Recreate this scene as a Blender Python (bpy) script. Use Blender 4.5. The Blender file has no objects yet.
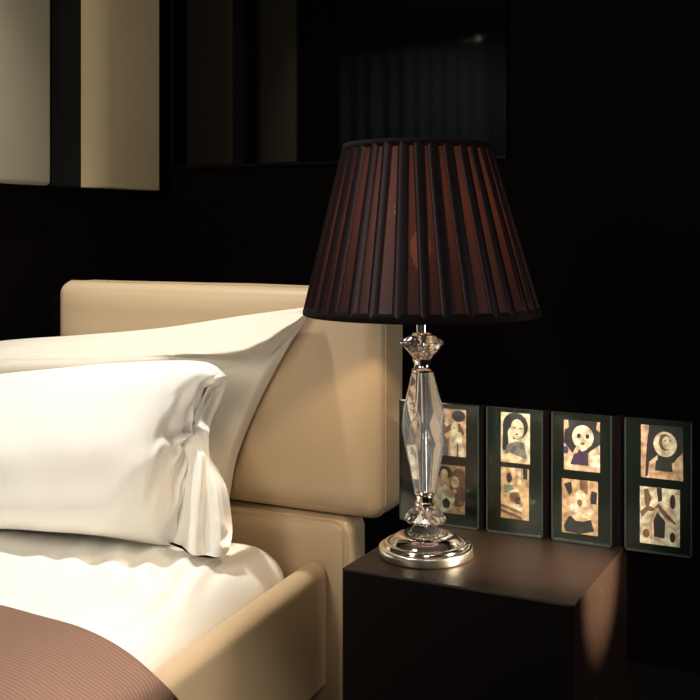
import bpy, bmesh, math, random
from mathutils import Vector, noise
random.seed(4)
PI = math.pi
C = bpy.context.scene.collection

# ------------------------------------------------------------------ camera frame
FPX = 1080.0
PSI = math.radians(27)
CAM = Vector((0, 0, 1.085))
FW = Vector((-math.sin(PSI), math.cos(PSI), 0))
RT = Vector((math.cos(PSI), math.sin(PSI), 0))
UP = Vector((0, 0, 1))
def ray(x, y): return FW*FPX + RT*(x-350) + UP*(230-y)
def atY(x, y, Y):
    d = ray(x, y); return CAM + d*(Y/d.y)
def atX(x, y, X):
    d = ray(x, y); return CAM + d*(X/d.x)
def atZ(x, y, z):
    d = ray(x, y); return CAM + d*((z-CAM.z)/d.z)

# ------------------------------------------------------------------ materials
def principled(name, col, rough=.5, metal=0, spec=.5, **kw):
    m = bpy.data.materials.new(name); m.use_nodes = True
    b = m.node_tree.nodes['Principled BSDF']
    b.inputs['Base Color'].default_value = (*col, 1)
    b.inputs['Roughness'].default_value = rough
    b.inputs['Metallic'].default_value = metal
    b.inputs['Specular IOR Level'].default_value = spec
    for k, v in kw.items(): b.inputs[k.replace('_', ' ')].default_value = v
    return m
def add_bump(m, scale, strength, dist=.002, detail=4, vec='Object', stretch=(1, 1, 1)):
    nt = m.node_tree; b = nt.nodes['Principled BSDF']
    tc = nt.nodes.new('ShaderNodeTexCoord'); mp = nt.nodes.new('ShaderNodeMapping')
    mp.inputs['Scale'].default_value = stretch
    n = nt.nodes.new('ShaderNodeTexNoise'); n.inputs['Scale'].default_value = scale; n.inputs['Detail'].default_value = detail
    bp = nt.nodes.new('ShaderNodeBump'); bp.inputs['Strength'].default_value = strength; bp.inputs['Distance'].default_value = dist
    nt.links.new(tc.outputs[vec], mp.inputs['Vector']); nt.links.new(mp.outputs[0], n.inputs['Vector'])
    nt.links.new(n.outputs[0], bp.inputs['Height']); nt.links.new(bp.outputs[0], b.inputs['Normal'])
    return n
def color_noise(m, c1, c2, scale, stretch=(1, 1, 1), vec='Object', detail=4):
    nt = m.node_tree; b = nt.nodes['Principled BSDF']
    tc = nt.nodes.new('ShaderNodeTexCoord'); mp = nt.nodes.new('ShaderNodeMapping'); mp.inputs['Scale'].default_value = stretch
    n = nt.nodes.new('ShaderNodeTexNoise'); n.inputs['Scale'].default_value = scale; n.inputs['Detail'].default_value = detail
    r = nt.nodes.new('ShaderNodeValToRGB')
    r.color_ramp.elements[0].position = .35; r.color_ramp.elements[0].color = (*c1, 1)
    r.color_ramp.elements[1].position = .65; r.color_ramp.elements[1].color = (*c2, 1)
    nt.links.new(tc.outputs[vec], mp.inputs['Vector']); nt.links.new(mp.outputs[0], n.inputs['Vector'])
    nt.links.new(n.outputs[0], r.inputs[0]); nt.links.new(r.outputs[0], b.inputs['Base Color'])

M = {}
M['leather'] = principled('cream_leather', (.53, .40, .255), .42, spec=.4)
add_bump(M['leather'], 260, .12, .0006); 
M['leather_pipe'] = principled('leather_piping', (.50, .35, .20), .45)
M['sheet'] = principled('white_cotton', (.90, .88, .82), .75, spec=.2, Sheen_Weight=.15)
add_bump(M['sheet'], 9, .25, .006, 3)
M['sham'] = principled('ivory_sateen', (.78, .72, .61), .6, spec=.25, Sheen_Weight=.1)
add_bump(M['sham'], 7, .22, .006, 3)
# ribbed blanket (UV x runs across, y along the bed)
M['blanket'] = principled('brown_ribbed_wool', (.25, .135, .10), .9, spec=.1)
def ribs():
    m = M['blanket']; nt = m.node_tree; b = nt.nodes['Principled BSDF']
    uv = nt.nodes.new('ShaderNodeTexCoord'); w = nt.nodes.new('ShaderNodeTexWave')
    w.bands_direction = 'Y'; w.inputs['Scale'].default_value = 40; w.inputs['Distortion'].default_value = 1.2
    w.inputs['Detail'].default_value = 1; w.inputs['Detail Scale'].default_value = 1.5
    n = nt.nodes.new('ShaderNodeTexNoise'); n.inputs['Scale'].default_value = 180
    mx = nt.nodes.new('ShaderNodeMath'); mx.operation = 'MULTIPLY_ADD'; mx.inputs[1].default_value = .35
    bp = nt.nodes.new('ShaderNodeBump'); bp.inputs['Strength'].default_value = .4; bp.inputs['Distance'].default_value = .0016
    r = nt.nodes.new('ShaderNodeValToRGB')
    r.color_ramp.elements[0].color = (.205, .122, .092, 1); r.color_ramp.elements[1].color = (.26, .158, .120, 1)
    mp = nt.nodes.new('ShaderNodeMapping'); mp.inputs['Rotation'].default_value = (0, 0, .10)
    nt.links.new(uv.outputs['Object'], mp.inputs['Vector'])
    nt.links.new(mp.outputs[0], w.inputs['Vector']); nt.links.new(mp.outputs[0], n.inputs['Vector'])
    nt.links.new(n.outputs[0], mx.inputs[0]); nt.links.new(w.outputs['Fac'], mx.inputs[2])
    nt.links.new(mx.outputs[0], bp.inputs['Height']); nt.links.new(bp.outputs[0], b.inputs['Normal'])
    nt.links.new(w.outputs['Fac'], r.inputs[0]); nt.links.new(r.outputs[0], b.inputs['Base Color'])
ribs()
M['dark_wood'] = principled('espresso_wood', (.05, .032, .022), .45, spec=.16)
color_noise(M['dark_wood'], (.0115, .0062, .0038), (.0145, .0080, .005), 6, (1, 14, 14))
M['black_lacquer'] = principled('black_lacquer', (.003, .0015, .002), .5, spec=.12)
M['wall'] = principled('near_black_wall', (.004, .002, .0024), .9, spec=.04)
add_bump(M['wall'], 30, .1, .002)
M['ceiling'] = principled('dark_ceiling', (.30, .29, .25), .9, spec=.1)
M['floor'] = principled('dark_carpet', (.004, .003, .003), .95, spec=.1)
add_bump(M['floor'], 400, .5, .004)
M['glass_black'] = principled('dark_glass', (.0012, .0009, .0009), .05, spec=.5)
M['panel_grey'] = principled('grey_beige_fabric', (.34, .31, .22), .9, spec=.1)
add_bump(M['panel_grey'], 300, .15, .001)
M['panel_tan'] = principled('tan_fabric', (.50, .40, .24), .9, spec=.1)
add_bump(M['panel_tan'], 300, .15, .001)
M['panel_black'] = principled('charcoal_board', (.010, .011, .011), .6, spec=.2)
M['curtain'] = principled('grey_green_curtain', (.22, .25, .22), .9, spec=.1)
M['pelmet'] = principled('pale_pelmet', (.4, .42, .36), .9, spec=.1)
M['chrome'] = principled('polished_nickel', (.94, .91, .84), .10, metal=1)
M['brass'] = principled('warm_metal', (.93, .87, .72), .12, metal=1)
M['satin_metal'] = principled('satin_metal', (.95, .90, .76), .24, metal=1)
M['crystal'] = principled('crystal', (1, 1, 1), 0, spec=.5, Transmission_Weight=.975, IOR=1.52)
M['crystal_body'] = principled('crystal_body', (.93, .97, 1), 0, spec=.5, Transmission_Weight=.91, IOR=1.52)
M['cord'] = principled('socket_black', (.02, .02, .02), .5)
M['screen_board'] = principled('dark_green_board', (.006, .0085, .007), .28, spec=.5)
add_bump(M['screen_board'], 18, .15, .002)
M['screen_edge'] = principled('green_glass_edge', (.022, .032, .025), .35, spec=.3)
def emis(name, col, s):
    m = bpy.data.materials.new(name); m.use_nodes = True; nt = m.node_tree; nt.nodes.clear()
    e = nt.nodes.new('ShaderNodeEmission'); e.inputs[0].default_value = (*col, 1); e.inputs[1].default_value = s
    o = nt.nodes.new('ShaderNodeOutputMaterial'); nt.links.new(e.outputs[0], o.inputs[0]); return m
M['bulb'] = emis('bulb_glow', (1, .68, .36), 40)
def clear_pane():
    m = bpy.data.materials.new('clear_pane'); m.use_nodes = True; nt = m.node_tree; nt.nodes.clear()
    t = nt.nodes.new('ShaderNodeBsdfTransparent'); t.inputs[0].default_value = (.93, .97, .94, 1)
    g = nt.nodes.new('ShaderNodeBsdfGlossy'); g.inputs['Roughness'].default_value = .06
    f = nt.nodes.new('ShaderNodeFresnel'); f.inputs[0].default_value = 1.45
    mx = nt.nodes.new('ShaderNodeMixShader'); o = nt.nodes.new('ShaderNodeOutputMaterial')
    nt.links.new(f.outputs[0], mx.inputs[0]); nt.links.new(t.outputs[0], mx.inputs[1]); nt.links.new(g.outputs[0], mx.inputs[2])
    nt.links.new(mx.outputs[0], o.inputs[0]); return m
M['pane'] = clear_pane()
def sheer(name, trans, diff, w, tint):
    # woven organza: part open weave, part thread that scatters light through
    m = bpy.data.materials.new(name); m.use_nodes = True; nt = m.node_tree; nt.nodes.clear()
    tl = nt.nodes.new('ShaderNodeBsdfTranslucent'); tl.inputs[0].default_value = (*trans, 1)
    d = nt.nodes.new('ShaderNodeBsdfDiffuse'); d.inputs[0].default_value = (*diff, 1)
    tr = nt.nodes.new('ShaderNodeBsdfTransparent'); tr.inputs[0].default_value = (*tint, 1)
    a = nt.nodes.new('ShaderNodeAddShader'); mx = nt.nodes.new('ShaderNodeMixShader'); mx.inputs[0].default_value = w
    uv = nt.nodes.new('ShaderNodeTexCoord'); n = nt.nodes.new('ShaderNodeTexNoise'); n.inputs['Scale'].default_value = 420; n.inputs['Detail'].default_value = 1
    bp = nt.nodes.new('ShaderNodeBump'); bp.inputs['Strength'].default_value = .6; bp.inputs['Distance'].default_value = .001
    nt.links.new(uv.outputs['Object'], n.inputs['Vector']); nt.links.new(n.outputs[0], bp.inputs['Height'])
    nt.links.new(bp.outputs[0], d.inputs['Normal'])
    g = nt.nodes.new('ShaderNodeBsdfGlossy'); g.inputs['Roughness'].default_value = .45; g.inputs[0].default_value = (.018, .014, .016, 1)
    a2 = nt.nodes.new('ShaderNodeAddShader')
    nt.links.new(d.outputs[0], a2.inputs[0]); nt.links.new(g.outputs[0], a2.inputs[1])
    nt.links.new(tl.outputs[0], a.inputs[0]); nt.links.new(a2.outputs[0], a.inputs[1])
    nt.links.new(a.outputs[0], mx.inputs[1]); nt.links.new(tr.outputs[0], mx.inputs[2])
    o = nt.nodes.new('ShaderNodeOutputMaterial'); nt.links.new(mx.outputs[0], o.inputs[0]); return m
M['shade_lining'] = sheer('shade_lining', (.0065, .0020, .0014), (.012, .008, .008), .003, (.6, .25, .15))
M['shade_pleat'] = sheer('shade_pleat', (.0012, .0003, .0003), (.0065, .004, .0045), .0, (.5, .2, .15))
M['shade_trim'] = principled('shade_trim', (.006, .003, .004), .9, spec=.1)

# ------------------------------------------------------------------ mesh helpers
def obj(name, bm, mats, parent=None, smooth=True, auto=None):
    me = bpy.data.meshes.new(name); bmesh.ops.recalc_face_normals(bm, faces=bm.faces); bm.to_mesh(me); bm.free()
    if not isinstance(mats, (list, tuple)): mats = [mats]
    for m in mats: me.materials.append(m)
    for p in me.polygons: p.use_smooth = smooth
    if smooth and auto: me.set_sharp_from_angle(angle=math.radians(auto))
    o = bpy.data.objects.new(name, me); C.objects.link(o)
    if parent: o.parent = parent; o.matrix_parent_inverse = parent.matrix_basis.inverted()
    return o
def thing(name, loc, label, cat, group=None):
    o = bpy.data.objects.new(name, None); C.objects.link(o); o.location = loc; o.empty_display_size = .05
    return tag(o, label, cat, group)
def tag(o, label, cat, group=None):
    o['label'] = label; o['category'] = cat
    if group: o['group'] = group
    return o
def box(bm, x0, x1, y0, y1, z0, z1, r=0, seg=3, mi=0):
    g = bmesh.ops.create_cube(bm, size=1)
    for v in g['verts']: v.co = Vector(((x0+x1)/2+v.co.x*(x1-x0), (y0+y1)/2+v.co.y*(y1-y0), (z0+z1)/2+v.co.z*(z1-z0)))
    fs = set(f for v in g['verts'] for f in v.link_faces)
    for f in fs: f.material_index = mi
    if r:
        es = list(set(e for v in g['verts'] for e in v.link_edges))
        bmesh.ops.bevel(bm, geom=es, offset=r, segments=seg, affect='EDGES', profile=.5)
def struct(name, bm, m):
    o = obj(name, bm, m, smooth=False); o['kind'] = 'structure'; return o
def lathe(bm, prof, cx, cy, z0, n=48, k=1, lean=0, facet0=0, mi=0, cap=True):
    rings = []
    for r, h in prof:
        z = z0+h*k; ox = lean*(z-z0)
        rings.append([bm.verts.new((cx+ox*RT.x+r*k*math.cos(facet0+2*PI*i/n), cy+ox*RT.y+r*k*math.sin(facet0+2*PI*i/n), z)) for i in range(n)])
    for a, b in zip(rings, rings[1:]):
        for i in range(n):
            f = bm.faces.new((a[i], a[(i+1) % n], b[(i+1) % n], b[i])); f.material_index = mi
    if cap:
        bm.faces.new(rings[0][::-1]).material_index = mi; bm.faces.new(rings[-1]).material_index = mi
def tube(bm, pts, r, n=8, closed=False):
    pts = [Vector(p) for p in pts]; rings = []; N = len(pts)
    for i, p in enumerate(pts):
        a = pts[i-1] if (i or closed) else p; b = pts[(i+1) % N] if (i < N-1 or closed) else p
        t = (b-a).normalized(); s = t.cross(Vector((.3, .2, .93)) if abs(t.z) < .9 else Vector((1, .2, 0))).normalized(); q = t.cross(s)
        rings.append([bm.verts.new(p+(s*math.cos(2*PI*j/n)+q*math.sin(2*PI*j/n))*r) for j in range(n)])
    for i in range(N if closed else N-1):
        a, b = rings[i], rings[(i+1) % N]
        for j in range(n): bm.faces.new((a[j], a[(j+1) % n], b[(j+1) % n], b[j]))
    if not closed: bm.faces.new(rings[0]); bm.faces.new(rings[-1][::-1])
def cr(p, t):                                   # Catmull-Rom through a list of points, t in 0..len-1
    n = len(p)-1; i = min(int(t), n-1); f = t-i
    p1, p2 = p[i], p[i+1]; p0 = p[i-1] if i > 0 else p1*2-p2; p3 = p[i+2] if i+2 <= n else p2*2-p1
    return .5*((2*p1)+(p2-p0)*f+(2*p0-5*p1+4*p2-p3)*f*f+(3*p1-p0-3*p2+p3)*f**3)
def patch(ctrl, nu, nv):                        # rows of control points -> nv+1 rows of nu+1 points
    R = []
    for j in range(nv+1):
        tj = j/nv*(len(ctrl)-1)
        cols = [cr([row[c] for row in ctrl], tj) for c in range(len(ctrl[0]))]
        R.append([cr(cols, i/nu*(len(cols)-1)) for i in range(nu+1)])
    return R
def normals(R):
    nv, nu = len(R), len(R[0]); N = []
    for j in range(nv):
        N.append([])
        for i in range(nu):
            a = R[j][min(i+1, nu-1)]-R[j][max(i-1, 0)]; b = R[min(j+1, nv-1)][i]-R[max(j-1, 0)][i]
            n = a.cross(b); N[-1].append(n.normalized() if n.length > 1e-9 else Vector((0, 0, 1)))
    return N
def closed_patch(bm, R, backf, uvscale=None):
    """front grid R and a back surface backf(i,j,p) sharing the rim"""
    nv, nu = len(R), len(R[0])
    F = [[bm.verts.new(p) for p in row] for row in R]
    B = [[F[j][i] if (i in (0, nu-1) or j in (0, nv-1)) else bm.verts.new(backf(i/(nu-1), j/(nv-1), R[j][i])) for i in range(nu)] for j in range(nv)]
    uvl = bm.loops.layers.uv.new('UVMap')
    for G, flip in ((F, False), (B, True)):
        for j in range(nv-1):
            for i in range(nu-1):
                q = [G[j][i], G[j][i+1], G[j+1][i+1], G[j+1][i]]; w = [(i, j), (i+1, j), (i+1, j+1), (i, j+1)]
                if flip: q.reverse(); w.reverse()
                if len(set(q)) < 3: continue
                try: f = bm.faces.new(q)
                except ValueError: continue
                for l, (a, b) in zip(f.loops, w):
                    l[uvl].uv = (a/(nu-1)*(uvscale or (1, 1))[0], b/(nv-1)*(uvscale or (1, 1))[1])
def ss(a, b, x):
    t = max(0, min(1, (x-a)/(b-a))); return t*t*(3-2*t)

# ================================================================== the room
WX, WY = -2.06, 2.74
bm = bmesh.new(); box(bm, -4.6, 2.6, -2.6, 2.9, -.1, 0); struct('floor', bm, M['floor'])
bm = bmesh.new(); box(bm, -4.6, 2.6, -2.6, 2.9, 2.5, 2.6); struct('ceiling', bm, M['ceiling'])
bm = bmesh.new(); box(bm, -4.6, 2.6, WY, 2.9, 0, 2.5); struct('wall_back', bm, M['wall'])
bm = bmesh.new(); box(bm, WX-.12, WX, 1.5, WY, 0, 2.5); struct('wall_left', bm, M['wall'])
bm = bmesh.new(); box(bm, 2.5, 2.6, -2.6, WY, 0, 2.5); struct('wall_right', bm, M['wall'])

# wall panels on the left wall
def panel(name, pxa, pxb, mat, dep, rad, label, zb, soft=0):
    ya = 1.93 if pxa is None else atX(pxa, 180, WX+dep).y; yb = atX(pxb, 180, WX+dep).y
    bm = bmesh.new(); box(bm, WX, WX+dep, ya, min(yb, WY-.005), zb, 2.44, rad, 5)
    if soft:                                     # the near edge curves back into the wall
        bmesh.ops.bisect_plane(bm, geom=bm.verts[:]+bm.edges[:]+bm.faces[:], plane_co=(0, ya+soft, 0), plane_no=(0, 1, 0))
        for q in range(1, 8): bmesh.ops.bisect_plane(bm, geom=bm.verts[:]+bm.edges[:]+bm.faces[:], plane_co=(0, ya+soft*q/8, 0), plane_no=(0, 1, 0))
        for v in bm.verts:
            t = max(0, min(1, (ya+soft-v.co.y)/soft))
            v.co.x = WX+(v.co.x-WX)*(1-t*t)**.5
    return tag(obj(name, bm, mat, auto=50), label, 'wall panel')
zb = atX(80, 187, WX+.04).z
panel('wall_panel', None, 52, M['panel_grey'], .045, .012, 'dull grey-beige upholstered wall panel at the left edge, above the bed', zb)
panel('wall_panel', 52.5, 91, M['panel_black'], .02, .002, 'narrow charcoal board between the two pale wall panels', zb)
panel('wall_panel', 91, 160, M['panel_tan'], .06, .006, 'warm tan upholstered wall panel with rounded edge, next to the dark corner', zb, .09)

# dark glass panel on the back wall and what it mirrors
a = atY(176, 166, WY); b = atY(508, 166, WY)
gp = thing('glass_panel', (a.x/2+b.x/2, WY, a.z), 'black glossy glass panel on the dark wall above the lamp, mirroring curtains', 'glass panel')
bm = bmesh.new(); box(bm, a.x, b.x, WY-.014, WY, a.z, 2.0); obj('glass', bm, M['glass_black'], gp, smooth=False)
bm = bmesh.new()
for x0, x1, z0, z1 in ((a.x-.012, b.x, a.z-.012, a.z), (a.x-.012, a.x, a.z, 2.0)):
    box(bm, x0, x1, WY-.02, WY, z0, z1, .002, 1)
obj('frame', bm, M['black_lacquer'], gp, smooth=False)
def mirrored(px, d):                            # where a thing seen in the glass really stands
    p = CAM+ray(px, 230)*(d/FPX); return Vector((p.x, 2*WY-p.y, 0))
def curtain():
    A = mirrored(318, 7.6); B = mirrored(512, 6.8); L = (B-A).length; t = (B-A).normalized(); n = Vector((-t.y, t.x, 0))
    cu = thing('curtain', (A+B)/2, 'grey-green pleated curtain seen mirrored in the black glass above the lamp', 'curtain')
    bm = bmesh.new(); cols = []
    N = 220
    for i in range(N+1):
        s = i/N; w = .035*math.sin(s*2*PI*13+1.3*math.sin(s*9))+.012*math.sin(s*2*PI*29)
        top = 2.28; p = A+t*(s*L)+n*w
        cols.append([bm.verts.new((p.x, p.y, z)) for z in (.06, top)])
    for c, d in zip(cols, cols[1:]): bm.faces.new((c[0], d[0], d[1], c[1]))
    r = bmesh.ops.solidify(bm, geom=list(bm.faces), thickness=.003)
    obj('drape', bm, M['curtain'], cu)
    bm = bmesh.new(); tube(bm, [A-t*.1+UP*2.3, B+t*.1+UP*2.3], .012); obj('rod', bm, M['chrome'], cu)
curtain()

# ================================================================== nightstand
TOP = .5
NX0, NX1, NY0, NY1 = -.861, -.452, 1.660, 2.021
ns = thing('nightstand', ((NX0+NX1)/2, (NY0+NY1)/2, 0), 'dark espresso cube nightstand under the lamp, beside the bed', 'nightstand')
bm = bmesh.new(); box(bm, NX0, NX1, NY0, NY1, .05, TOP, .0015, 2); obj('body', bm, M['dark_wood'], ns, smooth=False)
bm = bmesh.new(); box(bm, NX0+.03, NX1-.03, NY0+.03, NY1-.03, 0, .05); obj('plinth', bm, M['black_lacquer'], ns, smooth=False)
bm = bmesh.new(); box(bm, NX0+.004, NX1-.004, NY0-.004, NY0, .07, TOP-.0015, .001, 2); obj('front_panel', bm, M['black_lacquer'], ns, smooth=False)  # thin black panel covering the whole wooden front

# ================================================================== lamp
K = .0018
LP = atZ(426, 555, TOP); LX, LY = LP.x, LP.y; LEAN = -.018
lamp = thing('table_lamp', (LX, LY, TOP), 'crystal table lamp with pleated dark brown shade on the nightstand', 'lamp')
def lt(name, prof, mat, n=64, parent=lamp, smooth=True, auto=35, f0=0):
    bm = bmesh.new(); lathe(bm, prof, LX, LY, TOP, n, K, LEAN, f0); return obj(name, bm, mat, parent, smooth, auto)
def arc(r0, h0, r1, h1, bulge, n=6):
    out = []
    for i in range(n+1):
        t = i/n; out.append((r0+(r1-r0)*t+bulge*math.sin(PI*t)*.7, h0+(h1-h0)*t+bulge*math.sin(PI*t)*.7))
    return out
lt('base_rim', [(45.6, 0.1), (46.6, .6), (46.9, 1.4), (46.9, 8.6), (46.5, 9.5), (45.6, 9.9), (43.0, 10.0)], M['satin_metal'], 96, auto=60)
lt('base', [(44, 9), (45.4, 9.95), (43.6, 10.4)] + arc(42.4, 10.4, 37.2, 14.0, 1.7) + [(36.2, 13.6)] +
   arc(35.4, 13.8, 17, 22, 3.6, 10) + [(14, 22.3)], M['chrome'], 96, auto=40)
lt('collar', [(17.0, 21.6), (17.6, 22.2), (17.0, 23), (12, 23.2)], M['brass'], 48)
# faceted crystal spacers
def facet(name, rows, n, mat=M['crystal']):
    bm = bmesh.new(); rings = []
    for r, h, off in rows:
        z = TOP+h*K; ox = LEAN*h*K
        rings.append([bm.verts.new((LX+ox*RT.x+r*K*math.cos(2*PI*(i+off)/n+.11), LY+ox*RT.y+r*K*math.sin(2*PI*(i+off)/n+.11), z)) for i in range(n)])
    for (a, b, ra, rb) in zip(rings, rings[1:], rows, rows[1:]):
        for i in range(n):
            j = (i+1) % n
            if abs(ra[2]-rb[2]) < .01: bm.faces.new((a[i], a[j], b[j], b[i]))
            elif rb[2] > ra[2]:
                bm.faces.new((a[i], a[j], b[i])); bm.faces.new((a[j], b[j], b[i]))
            else:
                bm.faces.new((a[i], b[j], b[i])); bm.faces.new((a[i], a[j], b[j]))
    bm.faces.new(rings[0][::-1]); bm.faces.new(rings[-1])
    return obj(name, bm, mat, lamp, smooth=False)
facet('crystal_skirt', [(16.5, 23.2, 0), (15.6, 25, .5), (10.5, 31, 0)], 10)
facet('crystal_bead', [(11.5, 31.2, 0), (19.5, 34, .5), (21.6, 37, 0), (16, 45, .5), (9.6, 50, 0)], 10)
lt('collar', [(9.3, 50), (10.2, 51), (10.2, 53), (9.0, 54), (8.7, 57), (9.0, 60), (10.4, 61.5), (10.7, 63.3), (10.2, 64.2)], M['chrome'], 48)
# long faceted body: two tapers of eight sides with a diamond-cut waist
facet('crystal_body', [(11.2, 64.6, 0), (11.7, 67, 0), (20.0, 108, 0), (22.3, 128, .5), (20.4, 148, 0), (11.4, 181.6, 0), (10.9, 183.4, 0)], 8, M['crystal_body'])
lt('collar', [(10.6, 183.6), (10.9, 185), (9.4, 186.2), (8.2, 189), (8.2, 192), (9.6, 194.3), (9.8, 196), (9, 197)], M['chrome'], 48)
facet('crystal_crown', [(9, 197, 0), (15.5, 204.5, .5), (22.4, 212, 0), (21.8, 214, .5), (14, 218.6, 0), (10, 219.8, .5)], 10)
lt('collar', [(10, 220), (10.2, 221.3), (9, 222.4), (6.2, 223)], M['brass'], 48)
lt('rod', [(5.4, 223), (5.4, 262)], M['chrome'], 32)
lt('socket', [(6, 262), (9, 263), (9, 284), (7, 286)], M['cord'], 32)
lt('stem_core', [(2.6, 22), (2.6, 223)], M['chrome'], 24)
# candle bulb
lt('bulb', [(4, 286), (6, 290), (9.5, 299), (10.5, 307), (9, 316), (5.5, 323), (1, 327)], M['bulb'], 24)

# shade: centre leans with the stem
ZB, ZT = 243.5, 409.0
RB, RTOP = 117.0, 72.5
def cone_pt(a, h, off=0.0):
    t = (h-ZB)/(ZT-ZB); r = (RB+(RTOP-RB)*t+off)*K; ox = LEAN*h*K-.0018*(1.5)*t
    return Vector((LX+ox*RT.x+r*math.cos(a), LY+ox*RT.y+r*math.sin(a), TOP+h*K))
bm = bmesh.new(); NA, NH = 128, 6
g = [[bm.verts.new(cone_pt(2*PI*i/NA, ZB+2+(ZT-ZB-3)*j/NH, -.6)) for i in range(NA)] for j in range(NH+1)]
for j in range(NH):
    for i in range(NA): bm.faces.new((g[j][i], g[j][(i+1) % NA], g[j+1][(i+1) % NA], g[j+1][i]))
sh = obj('shade', bm, M['shade_lining'], lamp)
# knife pleats: each a folded strip, a little wider at the foot, standing just off the lining
NP = 32
bm = bmesh.new()
for p in range(NP):
    a0 = 2*PI*(p+.15+.10*random.uniform(-1, 1))/NP
    wt = 10.0+random.uniform(-1.2, 1.0); wb = 11.5+random.uniform(-1.5, 2.5); H = 10; cols = []
    for j in range(H+1):
        t = j/H; h = ZB+2+(ZT-ZB-3)*t; r = RB+(RTOP-RB)*t
        w = (wb+(wt-wb)*t)/r; row = []
        sway = .35*math.sin(t*PI+p)/r
        for s, off in ((0, .1), (.06, 1.6), (.35, 2.1), (.8, 1.5), (1, .5)):
            row.append(bm.verts.new(cone_pt(a0+w*(s-.5)+sway, h, off)))
        cols.append(row)
    for j in range(H):
        for i in range(4): bm.faces.new((cols[j][i], cols[j][i+1], cols[j+1][i+1], cols[j+1][i]))
obj('pleats', bm, M['shade_pleat'], sh)
for nm, h0, h1 in (('bottom_trim', ZB-2.5, ZB+6), ('top_trim', ZT-4.5, ZT+2)):
    bm = bmesh.new(); rings = []
    for (hh, off) in ((h0, -1.5), (h0-.6, 0), (h0+.4, 1.6), ((h0+h1)/2, 2.1), (h1-.5, 1.7), (h1, .9), (h1-.3, -1.5)):
        rings.append([bm.verts.new(cone_pt(2*PI*i/96, hh, off)) for i in range(96)])
    rings.append(rings[0])
    for x, y in zip(rings, rings[1:]):
        for i in range(96): bm.faces.new((x[i], x[(i+1) % 96], y[(i+1) % 96], y[i]))
    obj(nm, bm, M['shade_trim'], sh)
bm = bmesh.new()
for q in range(3):
    a = 2*PI*q/3+.4; c = cone_pt(a, ZT-2, -2); o_ = cone_pt(a, ZT-2, -RTOP+4)
    tube(bm, [o_, (o_+c)/2-UP*.004, c], .0012, 6)
lx = LX+LEAN*405*K*RT.x; ly = LY+LEAN*405*K*RT.y
for s in (-1, 1):
    pts = []
    for i in range(13):
        t = i/12; h = 284+t*123; w = 26*math.sin(PI*min(1, t*1.02))**.6*K if 0 < t < 1 else 3*K
        ox = LEAN*h*K
        pts.append((LX+(ox+s*w)*RT.x, LY+(ox+s*w)*RT.y, TOP+h*K))
    tube(bm, pts, .0012, 6)
obj('harp', bm, M['brass'], lamp)
lt('finial', [(2, 405), (4.5, 406.5), (4.5, 408), (2, 409.5), (3.2, 412), (1, 413.4)], M['brass'], 24)

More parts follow.
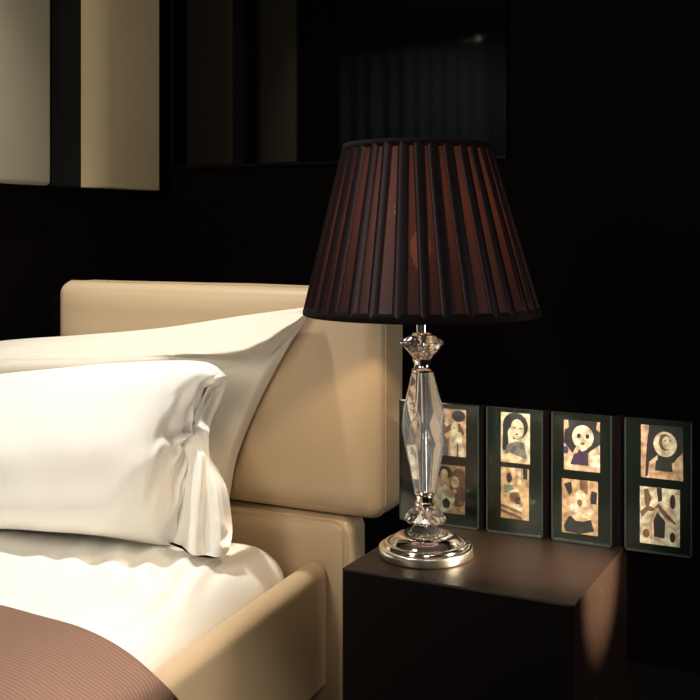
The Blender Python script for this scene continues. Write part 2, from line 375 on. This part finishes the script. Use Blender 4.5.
# ================================================================== folding photo screen
def fold_screen():
    scr = thing('folding_photo_screen', (-.6, 2.0, TOP), 'dark green folding photo screen standing along the back of the nightstand', 'photo screen')
    skin = principled('print_skin', (.82, .58, .44), .6); pale = principled('print_pale', (.85, .72, .62), .6)
    tan_ = principled('print_tan', (.62, .40, .25), .6); dk = principled('print_dark', (.025, .02, .03), .6)
    brn = principled('print_brown', (.20, .10, .06), .6); gry = principled('print_grey', (.20, .18, .19), .6)
    pur = principled('print_violet', (.07, .03, .11), .6); pnk = principled('print_pink', (.72, .47, .36), .6)
    grn = principled('print_green', (.16, .20, .13), .6); blu = principled('print_blue', (.05, .05, .2), .6)
    mats = [pale, skin, tan_, dk, brn, gry, pur, pnk, grn, blu]
    for m_ in mats:                                # mottled photographic tone
        c = m_.node_tree.nodes['Principled BSDF'].inputs['Base Color'].default_value
        color_noise(m_, (c[0]*.45+.008, c[1]*.36+.006, c[2]*.33+.006), (min(.9, c[0]*1.12), c[1]*1.05, c[2]), 75, detail=3)
    P, S, T, D, B, G, V, K_, N, U = range(10)
    def ell(cx, cy, rx, ry, n=18): return [(cx+rx*math.cos(2*PI*i/n), cy+ry*math.sin(2*PI*i/n)) for i in range(n)]
    pics = {
     'couple_up': (K_, [(S, ell(.25, .72, .16, .12)), (D, ell(.75, .86, .24, .12)), (B, [(.1, .5), (.3, .62), (.5, .68), (.8, .7), (.95, .5), (.9, .45), (.6, .6), (.4, .52), (.15, .42)]), (G, [(0, 0), (0, .3), (.3, .42), (.42, .3), (.4, 0)]), (P, [(.5, 0), (.45, .4), (.6, .58), (.85, .5), (.95, .1), (.9, 0)]), (B, [(.68, 0), (.7, .3), (.74, .3), (.76, 0)]), (P, ell(.62, .62, .13, .1))]),
     'couple_low': (T, [(D, ell(.38, .84, .22, .14)), (B, ell(.82, .55, .3, .4)), (S, ell(.36, .78, .12, .13)), (P, [(0, .1), (.05, .55), (.3, .66), (.55, .5), (.7, .3), (.6, .08), (.3, 0), (.05, 0)]), (S, ell(.7, .66, .13, .12)), (D, [(.3, .22), (.42, .32), (.55, .22), (.5, .1), (.34, .1)]), (K_, [(.52, .35), (.66, .52), (.76, .48), (.6, .28)])]),
     'woman': (P, [(D, ell(.5, .74, .44, .27)), (D, [(.05, .25), (.08, .7), (.4, .9), (.45, .5), (.3, .2)]), (P, ell(.57, .68, .23, .2)), (P, [(.28, .3), (.24, .62), (.33, .72), (.42, .55), (.42, .35)]), (G, [(.12, .16), (.2, .34), (.5, .44), (.8, .42), (.92, .1), (.6, .14), (.3, .2)]), (S, [(0, 0), (0, .16), (.3, .19), (.7, .1), (.95, .08), (1, 0)]), (D, ell(.48, .71, .04, .016, 8)), (D, ell(.67, .70, .04, .016, 8)), (B, ell(.56, .58, .06, .018, 8))]),
     'steps': (T, [(S, [(.35, 1), (.35, .6), (.5, .6), (.5, 1)]), (P, [(.62, 1), (.62, .7), (.72, .7), (.72, 1)]), (D, ell(.3, .8, .1, .1)), (N, [(.1, .66), (.1, .5), (.45, .5), (.45, .66)]), (B, ell(.5, .42, .2, .12)), (D, ell(.62, .36, .1, .08)), (B, [(0, .28), (0, .22), (.75, .1), (.75, .16)]), (B, [(0, .18), (0, .13), (.75, .0), (.75, .06)]), (S, [(0, .34), (0, .28), (.7, .18), (.72, .24)]), (D, [(.8, 1), (.8, .8), (.95, .8), (.95, 1)])]),
     'hand_face': (K_, [(D, [(0, .55), (.05, 1), (1, 1), (1, .55), (.8, .4), (.3, .3)]), (K_, [(0, .8), (0, 1), (.12, 1), (.14, .85)]), (K_, [(.9, .85), (.92, 1), (1, 1), (1, .8)]), (P, ell(.53, .68, .3, .24)), (P, [(.32, .52), (.5, .38), (.66, .45), (.7, .6), (.4, .62)]), (D, ell(.42, .7, .055, .05, 10)), (D, ell(.66, .7, .055, .05, 10)), (B, ell(.52, .55, .07, .03, 8)), (S, [(.05, .1), (.2, .3), (.38, .52), (.44, .46), (.3, .2), (.2, .05)]), (V, [(.18, .12), (.3, .34), (.5, .4), (.68, .38), (.68, .12)]), (U, ell(.06, .4, .07, .08)), (P, [(.72, .12), (.72, .4), (1, .55), (1, .1)])]),
     'cluster': (T, [(D, [(.05, .9), (.2, .7), (.3, .78), (.26, .96)]), (B, [(.5, 1), (.5, .78), (.72, .74), (.72, 1)]), (D, [(.76, .58), (.82, .82), (.98, .8), (.96, .58)]), (D, [(.05, .12), (.18, .3), (.4, .36), (.8, .3), (.9, .08), (.5, 0), (.1, .02)]), (S, ell(.34, .64, .12, .11)), (P, ell(.52, .72, .13, .10)), (S, ell(.68, .6, .12, .10)), (P, ell(.36, .48, .13, .09)), (S, ell(.56, .44, .14, .09)), (P, ell(.76, .44, .10, .07)), (B, ell(.5, .58, .07, .06)), (K_, ell(.14, .56, .10, .10)), (S, [(.26, .32), (.4, .38), (.72, .36), (.84, .3), (.6, .24), (.4, .24)])]),
     'child': (K_, [(D, [(.1, 0), (.14, .6), (.2, 1), (1, 1), (1, .55), (.85, .35), (.4, .2)]), (K_, [(.16, 0), (.2, .3), (.4, .45), (.42, .1), (.4, 0)]), (S, [(.75, 0), (.76, .3), (.9, .45), (1, .5), (1, 0)]), (P, ell(.58, .66, .28, .24)), (B, ell(.58, .7, .15, .16)), (P, ell(.62, .69, .11, .12)), (D, ell(.58, .73, .02, .02, 6)), (D, ell(.7, .73, .02, .02, 6)), (D, [(.34, .15), (.36, .34), (.55, .4), (.74, .32), (.76, .15)]), (T, [(.32, .06), (.34, .15), (.78, .15), (.78, .04)])]),
     'sketch': (P, [(B, [(.1, .95), (.2, .97), (.3, .8), (.2, .6), (.12, .72)]), (D, [(.42, 1), (.55, 1), (.56, .78), (.46, .75)]), (D, ell(.82, .78, .07, .13)), (B, [(.0, .55), (.2, .68), (.35, .64), (.5, .74), (.46, .66), (.34, .58), (.2, .58), (.05, .45)]), (B, [(.48, .72), (.7, .56), (.9, .42), (.88, .38), (.62, .5), (.46, .64)]), (D, [(.36, .14), (.34, .42), (.44, .58), (.64, .42), (.62, .12)]), (B, ell(.16, .18, .09, .08)), (D, ell(.82, .16, .07, .09)), (T, [(.26, .1), (.24, .4), (.4, .66), (.42, .6), (.3, .38), (.32, .1)])]),
    }
    # leaves: px left, px right, bottom py, then the two prints (px0, px1, py0, py1)
    leaves = [(400, 479, 523, 'couple_up', (437, 466, 409, 456), 'couple_low', (433, 465, 465, 513)),
              (487, 543, 533, 'woman', (501, 530, 413, 463), 'steps', (501, 529, 468, 519)),
              (552, 612, 546, 'hand_face', (564, 600, 421, 471), 'cluster', (562, 598, 480, 534)),
              (625, 692, 559, 'child', (641, 683, 426, 479), 'sketch', (640, 680, 488, 545))]
    prev = None
    for (xa, xb, by, n1, r1, n2, r2) in leaves:
        Yf = 1.990                                   # front face of the leaf
        zb_ = TOP+.001; z1 = .742
        A = atY(xa, by, Yf); Bp = atY(xb, by, Yf)
        bm = bmesh.new(); box(bm, A.x, Bp.x, Yf, Yf+.010, zb_, z1, .001, 1)
        leaf = obj('leaf', bm, M['screen_board'], scr, smooth=False)
        bm = bmesh.new()
        box(bm, A.x, Bp.x, Yf-.004, Yf, zb_, zb_+.0035); box(bm, A.x, A.x+.0022, Yf-.004, Yf, zb_, z1); box(bm, Bp.x-.0022, Bp.x, Yf-.004, Yf, zb_, z1)
        obj('edge_strip', bm, M['screen_edge'], leaf, smooth=False)
        bm = bmesh.new(); box(bm, A.x+.0023, Bp.x-.0023, Yf-.0035, Yf-.0025, zb_+.0036, z1); obj('glass_pane', bm, M['pane'], leaf, smooth=False)
        for nm, (x0, x1, y0, y1) in ((n1, r1), (n2, r2)):
            p0 = atY(x0, y1, Yf); p1 = atY(x1, y0, Yf); zc0 = atY((x0+x1)/2, y1, Yf).z; zc1 = atY((x0+x1)/2, y0, Yf).z
            zc0 = max(zc0, zb_+.004)
            bm = bmesh.new(); bg, layers = pics[nm]
            box(bm, p0.x, p1.x, Yf-.0006, Yf, zc0, zc1, mi=bg)
            for q, (mi, poly) in enumerate(layers):
                yy = Yf-.0007-.00009*q
                vs = [bm.verts.new((p0.x+(p1.x-p0.x)*max(0, min(1, u)), yy, zc0+(zc1-zc0)*max(0, min(1, v)))) for u, v in poly]
                try: f = bm.faces.new(vs); f.material_index = mi
                except ValueError: pass
            bmesh.ops.triangulate(bm, faces=[f for f in bm.faces if len(f.verts) > 4])
            obj('photo_print', bm, mats, leaf, smooth=False)
        if prev is not None:                         # dark pleat of card folded back between two leaves
            bm = bmesh.new(); xm = (prev+A.x)/2
            vs = []
            for (x, y) in ((prev, Yf+.002), (xm, Yf+.018), (A.x, Yf+.002), (A.x, Yf+.006), (xm, Yf+.024), (prev, Yf+.006)):
                vs.append((bm.verts.new((x, y, zb_)), bm.verts.new((x, y, z1))))
            for i in range(6): bm.faces.new((vs[i][0], vs[(i+1) % 6][0], vs[(i+1) % 6][1], vs[i][1]))
            bm.faces.new([v[0] for v in vs][::-1]); bm.faces.new([v[1] for v in vs])
            obj('hinge_fold', bm, M['black_lacquer'], scr, smooth=False)
        prev = Bp.x
fold_screen()

# ================================================================== bed
PY = 2.07                                           # front plane of the headboard
bed = thing('bed', (-1.5, 1.0, 0), 'cream leather bed with a padded headboard and rounded side rail', 'bed')
# upper pad of the headboard
px1 = atY(377, 400, PY).x; px0 = atY(54, 300, PY).x
pz0 = atY(300, 512, PY).z; pz1 = atY(190, 285, PY).z
def pad(x0, x1, y0, y1, z0, z1, r, puff, nm, sag=0):
    bm = bmesh.new(); box(bm, x0, x1, y0, y1, z0, z1, r, 6)
    bmesh.ops.subdivide_edges(bm, edges=[e for e in bm.edges if e.calc_length() > .05], cuts=14, use_grid_fill=True)
    cx, cz = (x0+x1)/2, (z0+z1)/2
    for v in bm.verts:
        u = (v.co.x-cx)/((x1-x0)/2); w = (v.co.z-cz)/((z1-z0)/2)
        if v.co.y < y0+.001:
            v.co.y -= puff*max(0, 1-u*u)**.5*max(0, 1-w*w)**.5
        v.co.y += .004*noise.noise(v.co*5)
        v.co.z += .003*noise.noise(v.co*4+Vector((5, 0, 0)))
    return obj(nm, bm, M['leather'], bed, auto=60)
p = pad(px0, px1+.004, PY, PY+.15, pz0, pz1, .034, .012, 'headboard_pad')
bm = bmesh.new(); r = .02
def loop(x0, x1, z0, z1, y, r, n=6):
    pts = []
    for (cx, cz, a0) in ((x1-r, z1-r, 0), (x0+r, z1-r, PI/2), (x0+r, z0+r, PI), (x1-r, z0+r, 1.5*PI)):
        for i in range(n+1): a = a0+i/n*PI/2; pts.append((cx+r*math.cos(a), y, cz+r*math.sin(a)))
    out = []
    for a, b in zip(pts, pts[1:]+pts[:1]):
        L = (Vector(b)-Vector(a)).length; m = max(1, int(L/.05))
        for i in range(m): out.append(Vector(a).lerp(Vector(b), i/m))
    return out
tube(bm, loop(px0+.0, px1+.0045, pz0-.0005, pz1+.0005, PY+.034, .034), .0018, 6, True); obj('piping', bm, M['leather_pipe'], p)
# lower panel
lx1 = atY(349, 545, PY).x
lz1 = pz0-.004
low = pad(WX+.02, lx1, PY+.004, PY+.1, .03, lz1, .03, .004, 'lower_headboard_panel')
bm = bmesh.new(); tube(bm, [Vector(q) for q in loop(WX+.02, lx1-.012, .05, lz1-.006, PY+.0005, .03)], .0012, 6, True); obj('stitching', bm, M['leather_pipe'], low)
bm = bmesh.new(); box(bm, WX+.02, lx1-.03, PY+.148, PY+.19, .0, pz1-.05, .004, 2); box(bm, px0+.1, lx1-.1, PY+.1, PY+.15, .1, .5); obj('headboard_frame', bm, M['black_lacquer'], bed, smooth=False)
# side rail
RZ = atY(313, 562, PY-.01).z
Ra = atZ(313, 562, RZ); Rb = atZ(200, 643, RZ); rd = (Rb-Ra).normalized(); rn = Vector((-rd.y, rd.x, 0))   # rn points away from the mattress
if rn.x < 0: rn = -rn
RW = .030
Re = Ra+rd*1.95
def rail(A, L, nm):
    bm = bmesh.new(); sec = []
    for i in range(13):
        a = PI*i/12; sec.append((RW*math.cos(a), RW*.95*math.sin(a)-RW*.95))
    sec = [(RW*1.0, -.26)]+[(RW*1.03, -.15)]+sec+[(-RW, -.15), (-RW, -.26)]
    rows = []; N = 40
    for j in range(N+1):
        t = j/N; e = 0
        if t < .03: e = (1-t/.03)*.0
        p_ = A+rd*(L*t); rows.append([bm.verts.new(p_+rn*(s+.0015*noise.noise(Vector((t*9, 0, h*9))))+UP*(h-e)) for s, h in sec])
    for a, b in zip(rows, rows[1:]):
        for i in range(len(sec)-1): bm.faces.new((a[i], a[i+1], b[i+1], b[i]))
        bm.faces.new((a[-1], a[0], b[0], b[-1]))
    bm.faces.new(rows[0]); bm.faces.new(rows[-1][::-1])
    return obj(nm, bm, M['leather'], bed, auto=60)
rl = rail(Ra+UP*0, 1.95, 'side_rail')
bm = bmesh.new(); box(bm, WX+.06, -1.25, .3, PY-.02, .06, .17, .01, 2); obj('base', bm, M['black_lacquer'], bed, smooth=False)
for x, y in ((-1.95, .4), (-1.35, .4), (-1.95, 1.9), (-1.3, 1.9)):
    bm = bmesh.new(); box(bm, x-.03, x+.03, y-.03, y+.03, 0, .06, .003, 1); obj('leg', bm, M['black_lacquer'], bed, smooth=False)

# mattress with fitted white sheet
MZ = atY(232, 533, PY-.03).z
print('rail z', RZ, 'mattress z', MZ, Ra, Rb, 'pad', px0, px1, pz0, pz1, lx1)
def mattress():
    bm = bmesh.new(); rows = []; NU, NV = 130, 120; L = 1.9
    back = Ra.y-.005
    for j in range(NV+1):
        rows.append([])
        for i in range(NU+1):
            u = i/NU; v = j/NV
            # d: distance in from the right edge, e: distance in from the back edge
            d = (1-u)**1.6*.88; e = v**1.6*L
            # round the plan corner
            R_ = .075; dd, ee = d, e
            if d < R_ and e < R_:
                q = math.hypot(R_-d, R_-e); c = R_-q; dd = ee = max(0, c)
                # pull the corner in
                m = max(R_-d, R_-e)
                if q > 1e-6:
                    f = m/q; d2 = R_-(R_-d)*f; e2 = R_-(R_-e)*f; m2 = m; dd = ee = R_-m2; d, e = d2, e2
            k = min(dd, ee)
            h = (1-(1-min(1, k/.11))**2.4)**.5*.10-.10
            p_ = Ra-rn*(RW+.004+d)+rd*(e+.006)
            p_.z = MZ+h+.012*(1-math.exp(-min(d, e)*7))
            # sheet folds fanning out from the corner
            w = 0
            s = d*.9+e*.18; 
            w += .006*math.sin(s*105+6*noise.noise(Vector((d*3, e*3, 0))))*ss(.02, .10, d)*(1-ss(.25, .5, d))*ss(.05, .3, e)
            w += .006*noise.noise(Vector((d*7, e*4, 2)))+.0035*noise.noise(Vector((d*22, e*9, 3)))
            p_.z += w*ss(0, .03, k)
            rows[-1].append(p_)
    closed_patch(bm, rows, lambda u, v, p_: Vector((p_.x, p_.y, MZ-.19)))
    o = obj('mattress', bm, M['sheet'], None); return tag(o, 'mattress in a white fitted sheet inside the leather bed rail', 'mattress')
mattress()

# blanket
def blanket():
    z = MZ+.028
    edge = [atZ(-150, 590, z), atZ(-60, 596, z), atZ(0, 602, z), atZ(55, 615, z), atZ(100, 632, z-.002), atZ(133, 651, z-.018), atZ(158, 672, z-.04), atZ(178, 695, z-.085), atZ(186, 712, z-.15)]
    edge = edge[:6] + [atZ(157, 671, z-.035), atZ(174, 688, z-.07), atZ(184, 704, z-.13), atZ(188, 730, z-.2)]
    rows = []
    ks = [0, .012, .05, .15, .3, .5, .75, 1.0]
    # foot direction of the bed
    for q, k in enumerate(ks):
        rows.append([p_+rd*k*1.0+UP*(-.010 if q == 0 else .004*math.sin(k*5)) for p_ in edge])
    R_ = patch(rows, 140, 120); Nn = normals(R_)
    for j, row in enumerate(R_):
        for i, p_ in enumerate(row):
            p_ += Vector((0, 0, 1))*(.006*noise.noise(Vector((p_.x*5, p_.y*5, 1))))
    bm = bmesh.new(); closed_patch(bm, R_, lambda u, v, p_: p_-UP*.006*(1 if u < .6 else .2)-rn*(.006 if u > .6 else 0), (1, 3.2))
    o = obj('blanket', bm, M['blanket'], None); tag(o, 'brown ribbed blanket spread over the near end of the bed', 'blanket')
blanket()

# large sham leaning on the headboard
def sham():
    g = [
     [(-62, 352, 1.98), (0, 341, 2.0), (80, 335, 2.01), (160, 328, 2.02), (240, 316, 2.03), (300, 308, 2.04), (313, 306.5, 2.045)],
     [(-62, 356, 1.94), (0, 347, 1.95), (80, 343, 1.96), (160, 340, 1.97), (225, 336, 1.98), (290, 318, 2.02), (313, 307.5, 2.043)],
     [(-62, 366, 1.90), (0, 356, 1.91), (80, 354, 1.92), (160, 352, 1.925), (235, 352, 1.93), (283, 330, 1.99), (311, 310, 2.04)],
     [(-62, 371, 1.890), (0, 361, 1.898), (80, 359, 1.905), (160, 357, 1.915), (237, 356, 1.972), (281, 335, 2.026), (308, 314, 2.045)],
     [(-62, 380, 1.885), (0, 371, 1.888), (80, 369, 1.895), (160, 366, 1.915), (232, 367, 1.985), (275, 348, 2.032), (302, 325, 2.046)],
     [(-62, 400, 1.895), (0, 395, 1.90), (80, 392, 1.905), (150, 389, 1.935), (218, 383, 1.97), (260, 370, 2.012), (286, 349, 2.045)],
     [(-62, 440, 1.93), (0, 440, 1.93), (80, 438, 1.935), (150, 434, 1.95), (205, 428, 1.97), (240, 418, 2.01), (258, 402, 2.045)],
     [(-62, 490, 1.93), (0, 490, 1.93), (80, 488, 1.935), (150, 484, 1.95), (195, 480, 1.965), (222, 470, 2.0), (236, 456, 2.045)],
     [(-62, 530, 1.97), (0, 530, 1.97), (80, 528, 1.97), (150, 526, 1.98), (195, 522, 1.99), (218, 516, 2.02), (228, 500, 2.045)],
    ]
    R_ = patch([[atY(*c) for c in row] for row in g], 120, 110)
    for row in R_:
        for p_ in row: p_.z = max(p_.z, MZ+.03); p_.x = max(p_.x, WX+.03)
    for j, row in enumerate(R_):
        for i, p_ in enumerate(row):
            u = i/120; v = j/110; m = min(1, 6*min(u, 1-u, v, 1-v)+.05)
            p_.y += m*(.005*noise.noise(Vector((u*6, v*4, 0)))+.003*noise.noise(Vector((u*14, v*7, 4))))
            if v < .4: p_.z += m*.004*noise.noise(Vector((u*16, v*16, 9)))
    def back(u, v, p_):
        t = (max(0, 1-(2*u-1)**6)*max(0, 1-(2*v-1)**6))**.5
        return Vector((p_.x, max(p_.y, min(2.052, p_.y+.1*t)), p_.z))
    bm = bmesh.new(); closed_patch(bm, R_, back)
    tag(obj('pillow', bm, M['sham'], None), 'large ivory pillow leaning on the headboard behind the white pillow', 'pillow')
sham()

def front_pillow():
    root = thing('pillow', atY(90, 520, 1.9), 'plump white pillow in front, with gathered corner and flange', 'pillow')
    g = [
     [(-70, 384, 1.88), (0, 374, 1.885), (60, 368, 1.89), (115, 363, 1.895), (165, 360.5, 1.895), (205, 362, 1.895), (222, 372, 1.89), (224, 378, 1.89)],
     [(-70, 396, 1.82), (0, 388, 1.82), (60, 382, 1.83), (115, 378, 1.835), (160, 374, 1.84), (195, 373, 1.85), (214, 378, 1.865), (223, 380, 1.89)],
     [(-70, 420, 1.755), (0, 415, 1.755), (60, 411, 1.765), (110, 407, 1.78), (150, 402, 1.80), (180, 396, 1.83), (198, 394, 1.865), (206, 394, 1.90)],
     [(-70, 455, 1.70), (0, 451, 1.70), (55, 447, 1.715), (103, 443, 1.735), (142, 437, 1.765), (165, 431, 1.805), (180, 429, 1.855), (196, 428, 1.91)],
     [(-70, 490, 1.687), (0, 487, 1.687), (52, 484, 1.697), (100, 479, 1.717), (136, 470, 1.74), (160, 458, 1.785), (178, 448, 1.845), (197, 450, 1.89)],
     [(-70, 516, 1.68), (0, 514, 1.68), (52, 514, 1.69), (98, 512, 1.71), (132, 506, 1.745), (156, 497, 1.785), (176, 485, 1.845), (194, 480, 1.885)],
     [(-70, 528, 1.71), (0, 527, 1.71), (52, 530, 1.717), (98, 532, 1.735), (132, 535, 1.775), (156, 534, 1.805), (174, 524, 1.85), (186, 512, 1.89)],
     [(-70, 529, 1.82), (0, 529, 1.82), (52, 532, 1.82), (98, 536, 1.82), (132, 541, 1.83), (160, 545, 1.84), (180, 546, 1.87), (190, 545, 1.90)],
    ]
    NU, NV = 220, 170
    R_ = patch([[atY(*c) for c in row] for row in g], NU, NV)
    for row in R_:
        for p_ in row: p_.x = max(p_.x, WX+.03)
    Nn = normals(R_)
    if Nn[NV//2][NU//2].y > 0: Nn = [[-n for n in r_] for r_ in Nn]
    for j in range(NV+1):
        for i in range(NU+1):
            u, v = i/NU, j/NV
            m = min(1, 8*min(1-u, v, 1-v))
            # gathers radiating from the pinch at the right edge
            du, dv = (1-u), v-.50
            rr = math.hypot(du*1.5, dv); an = math.atan2(dv, du*1.5)
            fade = math.exp(-(rr/.40)**2)*ss(.0, .10, rr)
            w = fade*(.015*math.sin(an*8.5+1.0+4*noise.noise(Vector((rr*5, an*1.2, 0))))+.008*math.sin(an*17+3*noise.noise(Vector((rr*6, an*2, 7)))))
            w += .004*noise.noise(Vector((u*8, v*5, 3)))*(1-.5*ss(.3, 0, u))
            w += .0025*noise.noise(Vector((u*18, v*9, 8)))*ss(.3, .8, u)
            R_[j][i] = R_[j][i]+Nn[j][i]*w*m
    def back(u, v, p_):
        t = (max(0, 1-(2*u-1)**6)*max(0, 1-(2*v-1)**4))**.5
        return Vector((p_.x, p_.y+t*.02 if p_.y > 1.86 else p_.y+(1.885-p_.y)*min(1, t*1.4), max(p_.z, MZ+.03)))
    bm = bmesh.new(); closed_patch(bm, R_, back)
    body = obj('pillow_body', bm, M['sheet'], root)
    # flange of the pillowcase, folded at its tip and hanging down to the mattress
    f = [
     [(206, 372, 1.90), (213, 373, 1.897), (218, 374, 1.893), (221, 375, 1.892), (223, 376, 1.890), (225, 378, 1.893), (227, 380, 1.897)],
     [(182, 390, 1.93), (194, 392, 1.925), (204, 394, 1.925), (209, 396, 1.925), (213, 397, 1.928), (217, 398, 1.928), (221, 399, 1.93)],
     [(160, 412, 1.925), (174, 415, 1.92), (186, 418, 1.922), (196, 421, 1.92), (201, 423, 1.925), (206, 424, 1.925), (210, 425, 1.93)],
     [(160, 430, 1.92), (174, 436, 1.885), (190, 444, 1.862), (197, 446, 1.858), (203, 449, 1.855), (206, 452, 1.857), (209, 456, 1.862)],
     [(160, 462, 1.88), (172, 460, 1.868), (188, 460, 1.86), (199.5, 458, 1.838), (206, 462, 1.846), (212, 467, 1.852), (218, 471, 1.868)],
     [(160, 488, 1.86), (171, 488, 1.87), (186, 488, 1.858), (198, 488, 1.818), (207, 488, 1.836), (216, 488, 1.832), (227, 490, 1.86)],
     [(160, 514, 1.865), (171, 514, 1.872), (184, 514, 1.855), (196, 516, 1.808), (207, 518, 1.830), (219, 517, 1.820), (231, 516, 1.855)],
     [(160, 532, 1.865), (171, 534, 1.868), (182, 537, 1.848), (194, 541, 1.802), (206, 542, 1.822), (220, 539, 1.814), (232, 534, 1.85)],
     [(158, 542, 1.87), (170, 546, 1.85), (181, 552, 1.832), (193, 558, 1.800), (206, 561, 1.806), (219, 557, 1.812), (229, 548, 1.85)],
     [(156, 545, 1.875), (169, 550, 1.845), (180, 557, 1.825), (193, 566, 1.798), (207, 572, 1.796), (219, 567, 1.808), (226, 557, 1.85)],
    ]
    R_ = patch([[atY(*c) for c in row] for row in f], 90, 90); Nn = normals(R_)
    for j in range(91):
        for i in range(91):
            u, v = i/90, j/90; m = min(1, 10*min(u, 1-u, v+.01))
            R_[j][i] = R_[j][i]+Nn[j][i]*m*(.003*noise.noise(Vector((u*7, v*3, 5)))+.0014*noise.noise(Vector((u*20, v*6, 6))))
            R_[j][i].z = max(R_[j][i].z, MZ+.024)
    bm = bmesh.new(); closed_patch(bm, R_, lambda u, v, p_: p_+Vector((-.0, .004, 0)))
    obj('flange', bm, M['sheet'], body)
front_pillow()

# ================================================================== lights
def spot(loc, target, energy, angle, blend, size, col):
    l = bpy.data.lights.new('spot_light', 'SPOT'); l.energy = energy; l.spot_size = math.radians(angle); l.spot_blend = blend; l.shadow_soft_size = size; l.color = col
    o = bpy.data.objects.new('spot_light', l); C.objects.link(o); o.location = loc
    o.rotation_euler = (Vector(target)-Vector(loc)).to_track_quat('-Z', 'Y').to_euler(); return o
def area(loc, target, energy, sx, sy, col):
    l = bpy.data.lights.new('area_light', 'AREA'); l.shape = 'RECTANGLE'; l.size = sx; l.size_y = sy; l.energy = energy; l.color = col
    o = bpy.data.objects.new('area_light', l); C.objects.link(o); o.location = loc
    o.rotation_euler = (Vector(target)-Vector(loc)).to_track_quat('-Z', 'Y').to_euler(); return o
spot((-1.66, 1.72, 2.42), (-1.45, 1.45, .5), 132, 92, 1, .035, (1, .955, .88))
area((-1.28, .1, 1.6), (-1.4, 1.8, .6), 18, .4, 1.1, (1, .90, .76))  # unseen fill added at front left to lift the pillow faces
area((1.6, 1.85, 1.0), (-.7, 1.8, .75), 13, .4, 1.0, (1, .96, .90))  # unseen light added on the right for bright edges in the crystal
area((.5, -.9, 1.7), (-.8, 1.8, .7), 5, .7, 1.2, (1, .95, .88))  # unseen light added beside the camera, for reflections in lamp metal and crystal
spot((.30, 1.82, .78), (-.452, 1.83, .505), 400, 21, 1, .01, (1, .80, .58))  # added spot without a fitting, brightens the nightstand's right face
spot((.15, .75, 1.35), (-.62, 1.99, .60), 280, 21, .9, .02, (1, .83, .67))  # added spot in mid-air, brightens the photo prints
spot((.1, .1, 1.6), (-.95, 1.28, .26), 190, 22, 1, .03, (1, .90, .74))  # added spot in mid-air, lights the near stretch of the rail's outer face
spot((-1.8, .4, 2.3), (-2.8, -1.0, 1.4), 400, 70, 1, .05, (.9, 1, .9))  # added spot on the curtain so its reflection shows in the dark glass
# bulb of the table lamp
l = bpy.data.lights.new('lamp_bulb', 'POINT'); l.energy = 8.0; l.shadow_soft_size = .02; l.color = (1, .72, .44)
o = bpy.data.objects.new('lamp_bulb', l); C.objects.link(o); o.location = (LX+LEAN*340*K*RT.x, LY+LEAN*340*K*RT.y, TOP+338*K)

w = bpy.data.worlds.new('World'); bpy.context.scene.world = w; w.use_nodes = True
w.node_tree.nodes['Background'].inputs[0].default_value = (.9, .95, 1, 1)
w.node_tree.nodes['Background'].inputs[1].default_value = .04

# ================================================================== camera
cam = bpy.data.cameras.new('Camera'); co = bpy.data.objects.new('Camera', cam); C.objects.link(co)
co.location = CAM; co.rotation_euler = (PI/2, 0, PSI)
cam.sensor_width = 36; cam.sensor_fit = 'HORIZONTAL'; cam.lens = FPX/700*36; cam.shift_y = -120/700; cam.clip_start = .02
sc = bpy.context.scene; sc.camera = co
sc.view_settings.view_transform = 'Standard'; sc.view_settings.look = 'None'; sc.view_settings.gamma = 1; sc.view_settings.exposure = 0
sc.view_settings.use_curve_mapping = False
try:
    sc.cycles.max_bounces = 16; sc.cycles.transmission_bounces = 16; sc.cycles.transparent_max_bounces = 16; sc.cycles.glossy_bounces = 8
except Exception: pass
